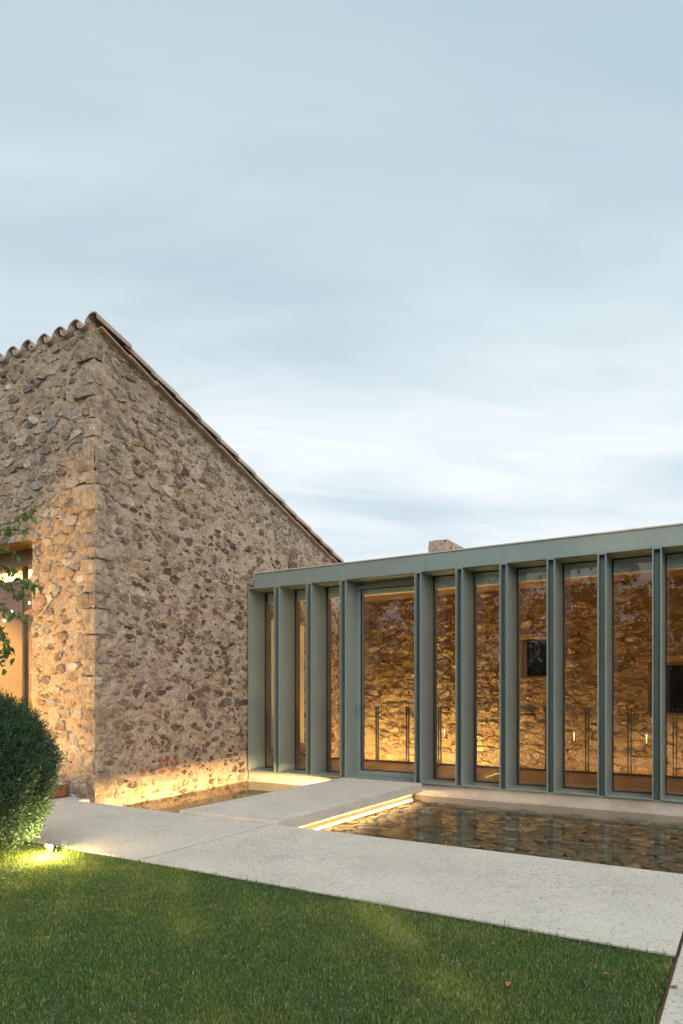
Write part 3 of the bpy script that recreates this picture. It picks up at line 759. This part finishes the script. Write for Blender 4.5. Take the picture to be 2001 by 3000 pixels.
# chimney beyond the roof
ch = tag(empty('chimney', (-.55, 7.2, 3.3)), 'short stone chimney stump behind the pavilion roof', 'chimney')
d = 14.9
chx, chy = -2.03, 4.9
mb = MB(); mb.box(chx, chx + .43, chy, chy + 1.15, 3.37, 4.74)
bm = bmesh.new(); me = mb.mesh('shaft'); bm.from_mesh(me); bmesh.ops.subdivide_edges(bm, edges=bm.edges[:], cuts=7, use_grid_fill=True)
for v in bm.verts: v.co += Vector((noise.noise(v.co * 6), noise.noise(v.co * 6 + Vector((9, 0, 0))), .6 * noise.noise(v.co * 6 + Vector((0, 9, 0))))) * .018
bm.to_mesh(me); bm.free(); at0(link('shaft', me, M['mortar']), ch)
cf = []
r = random.Random(31)
for A, B, n_ in (((chx, chy), (chx + .43, chy), (0, -1)), ((chx + .43, chy), (chx + .43, chy + 1.15), (1, 0))):
    F = Face(A, B, 3.9, lambda a: 4.72, n_, 5, .015)
    cf += F.stones(r, ((.09, .17), (.06, .11)), .8, pal=PAL_L, lift=(.004, .014))
for c, a, vs, fs, colr in cf:
    if any(v.x < chx - .005 or v.x > chx + .46 or v.y < chy - .03 or v.y > chy + 1.15 or v.z > 4.73 for v in vs): continue
    m = MB(); m.poly(vs, fs, colr); at0(m.build('stone', M['stone'], None, colors=True), ch)

# ------------------------------------------------------------------ lawn
def grass(n, x0, x1, y0, y1, hmin, hmax, seed, dens=None):
    rg = np.random.default_rng(seed)
    x = rg.uniform(x0, x1, n); y_ = rg.uniform(y0, y1, n)
    if dens is not None:
        k = rg.random(n) < dens(x, y_); x, y_ = x[k], y_[k]
    n = len(x)
    def fld(a, b, ph, s):
        return (np.sin(a * 2.1 * s + 1.3 * np.sin(b * 1.7 * s + ph) + ph) + np.sin(b * 2.7 * s + 1.1 * np.sin(a * 1.9 * s - ph) + 2 * ph) + np.sin((a + b) * 3.3 * s + ph * 3)) / 3
    f1 = fld(x, y_, .7, 1.2); f2 = fld(x, y_, 2.9, 3.6); f3 = fld(x, y_, 5.1, 9)
    h = rg.uniform(hmin, hmax, n) * (1 + .22 * f2 + .15 * f3); h *= np.where(rg.random(n) < .03, 1.45, 1)
    az = rg.uniform(0, 2 * np.pi, n); wd = rg.uniform(.0010, .0023, n); ln = rg.uniform(.1, .8, n) * h
    dx, dy = np.cos(az), np.sin(az); sx, sy = -dy * wd, dx * wd
    z0 = -.028
    V = np.empty((n, 5, 3), np.float32)
    V[:, 0] = np.stack([x - sx, y_ - sy, np.full(n, z0)], 1); V[:, 1] = np.stack([x + sx, y_ + sy, np.full(n, z0)], 1)
    mx_, my_ = x + dx * ln * .35, y_ + dy * ln * .35
    V[:, 2] = np.stack([mx_ + sx * .85, my_ + sy * .85, z0 + h * .62], 1); V[:, 3] = np.stack([mx_ - sx * .85, my_ - sy * .85, z0 + h * .62], 1)
    V[:, 4] = np.stack([x + dx * ln, y_ + dy * ln, z0 + h], 1)
    me = bpy.data.meshes.new('grass'); me.vertices.add(n * 5); me.vertices.foreach_set('co', V.ravel())
    base = np.arange(n) * 5
    lv = np.stack([base, base + 1, base + 2, base + 3, base + 3, base + 2, base + 4], 1).ravel()
    me.loops.add(n * 7); me.loops.foreach_set('vertex_index', lv.astype(np.int32))
    me.polygons.add(n * 2)
    ls = np.stack([np.arange(n) * 7, np.arange(n) * 7 + 4], 1).ravel(); me.polygons.foreach_set('loop_start', ls.astype(np.int32))
    me.update(calc_edges=True)
    ga = np.array([.056, .125, .028]); gb = np.array([.105, .200, .042]); gy_ = np.array([.33, .37, .065]); gd = np.array([.42, .36, .19])
    t = rg.random(n)[:, None]; c = ga * (1 - t) + gb * t
    yl = np.clip(.02 + .48 * f1 + .34 * f2 + rg.normal(0, .26, n), 0, .95)[:, None]; c = c * (1 - yl) + gy_ * yl
    dry = ((rg.random(n) < np.clip(.07 + .22 * (f3 * f2 + .3 * f1 > .34), 0, 1))).astype(float)[:, None] * .85; c = c * (1 - dry) + gd * dry
    C = np.ones((n, 5, 4), np.float32); C[:, :, :3] = c[:, None, :]
    a = me.color_attributes.new('col', 'FLOAT_COLOR', 'POINT'); a.data.foreach_set('color', C.ravel())
    o = link('grass', me, M['grass'], lawn); tag(o, kind='stuff'); return o
def dn(x, y_):
    # fewer blades far outside the frame
    d = (x - CAM.x) * -math.sin(YAW) + (y_ - CAM.y) * math.cos(YAW); s = (x - CAM.x) * math.cos(YAW) + (y_ - CAM.y) * math.sin(YAW)
    inside = (d > 1.9) & (s > -.62 * d - .3) & (s < .62 * d + .3)
    return np.where(inside, np.clip(1.25 - .10 * d, .5, 1), .10)
grass(1500000, -4.6, PX0 - .004, -10.0, Y0 - .001, .009, .022, 4, dn)
grass(700, -1.6, PX0 - .02, Y0 - .04, Y0 - .000, .025, .055, 6)
grass(60, -.72, -.45, -5.62, -5.45, .07, .15, 9)
grass(500, PX0 - .05, PX0 - .006, -9, Y0 - .02, .03, .055, 8)

# ------------------------------------------------------------------ planting
def leafcloud(name, mat, parent, pts, size, aspect, rg, outward=None, fold=True):
    n = len(pts); d = rg.normal(size=(n, 3)); 
    if outward is not None: d = d * .75 + outward
    d /= np.linalg.norm(d, axis=1)[:, None]
    q = rg.normal(size=(n, 3)); s = np.cross(d, q); s /= np.linalg.norm(s, axis=1)[:, None]
    ln = rg.uniform(*size, n)[:, None]; wd = ln * aspect
    V = np.empty((n, 4, 3), np.float32); V[:, 0] = pts; V[:, 1] = pts + d * ln * .5 + s * wd; V[:, 2] = pts + d * ln; V[:, 3] = pts + d * ln * .5 - s * wd
    me = bpy.data.meshes.new(name); me.vertices.add(n * 4); me.vertices.foreach_set('co', V.ravel())
    me.loops.add(n * 4); me.loops.foreach_set('vertex_index', np.arange(n * 4, dtype=np.int32)); me.polygons.add(n); me.polygons.foreach_set('loop_start', np.arange(n, dtype=np.int32) * 4)
    me.update(calc_edges=True)
    return link(name, me, mat, parent)
# clipped bush
rg = np.random.default_rng(3)
BC = Vector((-1.215, -5.85, 0))
bush = tag(empty('clipped_bush', BC), 'rounded dark green clipped bush at the left edge of the lawn', 'bush')
pts, outw = [], []
for i in range(11500):
    d = rg.normal(size=3); d /= np.linalg.norm(d)
    if d[2] < -.85: continue
    k = 1 + .13 * noise.noise(Vector(d) * 2.1 + Vector((4, 1, 2))) + .16 * noise.noise(Vector(d) * 5.5)
    rad = np.array([.53, .53, .635]) * k
    depth = rg.uniform(.72, 1.0) if rg.random() < .35 else rg.uniform(.90, 1.0)
    base = d * rad * depth; base[2] = max(base[2] + .64, .03)
    ax = d * .8 + rg.normal(size=3) * .45 + np.array([0, 0, .45]); ax /= np.linalg.norm(ax)
    sl = rg.uniform(.05, .11) * (1.6 if rg.random() < .10 else 1)
    for q in range(16):
        pts.append(base + ax * sl * q / 16 - ax * sl * .3); outw.append(ax * .9)
leafcloud('foliage', M['bush'], bush, np.array(pts), (.012, .023), .18, rg, np.array(outw))
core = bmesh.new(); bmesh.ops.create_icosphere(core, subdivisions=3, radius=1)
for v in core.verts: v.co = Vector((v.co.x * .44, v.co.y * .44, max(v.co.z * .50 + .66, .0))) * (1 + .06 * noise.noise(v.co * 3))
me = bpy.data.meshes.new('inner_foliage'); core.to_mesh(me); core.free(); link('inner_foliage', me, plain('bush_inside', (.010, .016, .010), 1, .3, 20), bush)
MB().tube([(0, 0, -.05), (.02, 0, .15), (0, .02, .3)], [.05, .045, .04]).build('stem', M['bark'], bush)

# small tree at the left, branches reaching into view
def w2(px, py, dep):                               # a point in front of the camera, for reading off real positions
    X = (px - 1000.5) / 2000 * dep; Z = CAM.z + (2038 - py) / 2000 * dep
    f = Vector((-math.sin(YAW), math.cos(YAW), 0)); s = Vector((math.cos(YAW), math.sin(YAW), 0))
    p = Vector((CAM.x, CAM.y, 0)) + f * dep + s * X; p.z = Z; return p
tb = w2(-190, 2480, 6.2); tb.z = 0
tree = tag(empty('young_tree', tb), 'slender leafy branch of a young tree reaching in at the left edge', 'tree')
top = w2(-150, 1500, 6.2) - tb
MB().tube([(0, 0, -.1), (.02, .0, .8), (.05, .02, 1.6), tuple(top)], [.035, .03, .024, .012], 8).build('trunk', M['bark'], tree)
def leaf_mesh(i):
    rr = random.Random(i); l = .052; wd = .017 + .004 * rr.random(); c = rr.uniform(.15, .4)
    vs = [(0, 0, 0), (wd * .7, l * .25, wd * c), (wd, l * .5, wd * c * 1.2), (wd * .55, l * .8, wd * c * .6), (0, l * 1.05, -.004), (-wd * .55, l * .8, wd * c * .6), (-wd, l * .5, wd * c * 1.2), (-wd * .7, l * .25, wd * c), (0, l * .5, 0)]
    mb = MB(); mb.poly(vs, [(0, 1, 2, 8), (8, 2, 3, 4), (8, 4, 5, 6), (0, 8, 6, 7)]); return mb.mesh('leaf')
lm = []
for i in range(5):
    a = leaf_mesh(i); a.materials.append(M['vine']); b_ = leaf_mesh(i + 9); b_.materials.append(M['lime']); lm.append((a, b_))
rb = random.Random(77)
bran = [  # (pixel path, depth, leaves per point, young)
    ([(-140, 1640), (-40, 1560), (40, 1530), (105, 1490)], 6.1, 15, .75),
    ([(-150, 1700), (-60, 1570), (20, 1555), (80, 1560)], 6.2, 11, .65),
    ([(-150, 1760), (-60, 1650), (10, 1660), (70, 1705), (128, 1728)], 6.0, 30, .05),
    ([(-150, 1800), (-70, 1690), (-5, 1700), (45, 1730), (70, 1745)], 6.3, 20, .1),
    ([(-150, 1880), (-80, 1770), (-10, 1770), (40, 1800), (80, 1840)], 6.1, 20, .05),
    ([(-150, 1900), (-60, 1800), (0, 1840), (25, 1890), (12, 1950)], 6.2, 22, .05),
    ([(-150, 1860), (-60, 1790), (-10, 1850), (45, 1920)], 6.05, 13, .05),
    ([(-150, 1700), (-70, 1610), (-10, 1610), (45, 1625)], 6.25, 12, .3),
]
for path, dep, cnt, yg in bran:
    pp = [w2(a, b_, dep + .12 * math.sin(i * 1.7 + dep * 9)) - tb for i, (a, b_) in enumerate(path)]
    # start on the trunk
    zt = pp[0].z; pp[0] = Vector((top.x * min(zt / top.z, 1), top.y * min(zt / top.z, 1), zt))
    fine = []
    for i in range(len(pp) - 1):
        for t in (0, .33, .66): fine.append(pp[i].lerp(pp[i + 1], t) + Vector((0, 0, .02 * math.sin(t * 3.14))))
    fine.append(pp[-1])
    br = MB().tube([tuple(p) for p in fine], [.009 * (1 - i / len(fine)) + .0016 for i in range(len(fine))], 5).build('branch', M['bark'], tree)
    n0 = len(fine) // 3
    for q in range(int(cnt * 1.7)):
        t = rb.uniform(n0, len(fine) - 1.001); i = int(t); p = fine[i].lerp(fine[i + 1], t - i)
        off = Vector((rb.gauss(0, 1), rb.gauss(0, 1), rb.gauss(0, 1) - .2)).normalized() * rb.uniform(.005, .06)
        o = link('leaf', rb.choice(lm)[1 if rb.random() < yg else 0], None, br); o.location = p + off
        o.rotation_euler = (rb.uniform(-1.9, .3), rb.uniform(-.6, .6), rb.uniform(0, 6.28)); o.scale = [rb.uniform(.9, 1.6)] * 3

# trees behind the camera: they stand in the window reflections
def big_tree(x, y_, h, rad, lab, seed, name='leafy_tree'):
    t = tag(empty(name, (x, y_, 0)), lab, 'tree', 'trees across the lawn behind the viewer')
    rr = np.random.default_rng(seed); R2 = random.Random(seed)
    mb = MB(); mb.tube([(0, 0, -.3), (.1, 0, h * .3), (0, .1, h * .6), (.1, .1, h * .85)], [.22, .17, .11, .04], 8)
    pts = []
    for k in range(26):
        c = np.array([R2.gauss(0, .42) * rad, R2.gauss(0, .42) * rad, h * R2.uniform(.18, .92)]); cr_ = rad * R2.uniform(.22, .42)
        mb.tube([(0, 0, h * .35), tuple(c * .6 + np.array([0, 0, h * .16])), tuple(c)], [.06, .04, .015], 5)
        d_ = rr.normal(size=(230, 3)); d_ /= np.linalg.norm(d_, axis=1)[:, None]
        pts.append(c + d_ * cr_ * rr.uniform(.5, 1, (230, 1)) ** .5 * np.array([1, 1, .75]))
    mb.build('trunk', M['bark'], t); leafcloud('crown', M['far_leaf'], t, np.concatenate(pts), (.16, .34), .36, rr)
for i, (x, y_, h, rad, lab) in enumerate((
        (-9.0, -22, 9.5, 3.6, 'tall broad tree mirrored in the door glass'), (-14.5, -24, 10.5, 3.8, 'tall tree mirrored left of the door'), (-4.0, -25, 9.0, 3.4, 'leafy tree mirrored in the window right of the door'),
        (1.0, -26, 8.6, 3.2, 'leafy tree mirrored in the middle windows'), (5.5, -27, 7.6, 3.0, 'shorter tree mirrored beside the open sky'), (10.0, -28, 6.4, 2.8, 'low tree mirrored in the right hand windows'), (15, -30, 6.8, 3.2, 'low broad tree mirrored at the right edge'))):
    big_tree(x, y_, h, rad, lab, 100 + i)

hg = tag(empty('blocking_hedge', (0, -31, 0)), 'tall hedge added across the lawn to block low sky in the window reflections', 'hedge')  # unseen hedge, added so no bright sky reflects below the tree crowns
rg = np.random.default_rng(8)
pts = rg.uniform((-26, -.8, 0), (26, .8, 3.4), (26000, 3)); pts[:, 2] *= 1 + .15 * np.sin(pts[:, 0] * 1.3) + .1 * np.sin(pts[:, 0] * 3.1)
leafcloud('foliage', M['far_leaf'], hg, pts, (.18, .32), .36, rg)
hb = MB(); hb.box(-26, 26, -.5, .5, -.1, 2.7); hb.build('inner_foliage', M['bark'], hg)

lfm = leaf_mesh(31); lfm.materials.append(plain('dry_leaf', (.26, .11, .04), .8, .3, 40))
for i, (px, py, lab) in enumerate(((1485, 2894, 'curled russet leaf lying on the middle of the lawn'), (1790, 2860, 'small russet leaf lying on the lawn nearer the path corner'), (1962, 2893, 'dry leaf caught on the path edging at the right'))):
    d_ = 2000 * (CAM.z + .005) / (py - 2038); p_ = w2(px, py, d_)
    o = tag(link('fallen_leaf', lfm), lab, 'leaf', 'fallen leaves'); o.location = (p_.x, p_.y, .002); o.rotation_euler = (.2, .1, i * 2.1); o.scale = [.8] * 3

# ------------------------------------------------------------------ garden lamps
sp = tag(empty('garden_spotlight', (-.80, -5.56, -.02)), 'small bright garden spotlight glowing in the grass under the bush', 'lamp')
MB().tube([(0, 0, -.06), (0, 0, .06)], [.006, .008]).build('stake', M['black'], sp)
MB().tube([(-.04, .0, .085), (.0, 0, .075), (.012, 0, .072)], [.022, .026, .027], 12).build('housing', M['black'], sp)
MB().tube([(.0125, 0, .0715), (.0165, 0, .0710)], [.022, .022], 12).build('lens', M['lens'], sp)
ld = bpy.data.lights.new('spot_glow', 'POINT'); ld.energy = 44; ld.color = (1, .70, .30); ld.shadow_soft_size = .02
lo_ = bpy.data.objects.new('spot_glow', ld); col.objects.link(lo_); lo_.parent = sp; lo_.location = (.05, -.07, .085)
wl = tag(empty('wall_spotlight', (-6.3, -5.7, 0)), 'low garden floodlight on a stake lighting the front of the stone house', 'lamp')
MB().tube([(0, 0, -.1), (0, 0, .22)], [.02, .018], 8).build('stake', M['black'], wl)
MB().tube([(-.05, -.06, .22), (.05, .06, .32)], [.06, .085], 12).build('housing', M['black'], wl)
ld = bpy.data.lights.new('flood_glow', 'SPOT'); ld.energy = 1250; ld.color = (1, .58, .17); ld.spot_size = R(55); ld.spot_blend = .5; ld.shadow_soft_size = .05
lo_ = bpy.data.objects.new('flood_glow', ld); col.objects.link(lo_); lo_.parent = wl; lo_.location = (.07, .085, .345)
tgt = Vector((-3.75, -3.4, 1.75)); lo_.rotation_euler = (Vector((-6.23, -5.6, .345)) - tgt).to_track_quat('Z', 'Y').to_euler()
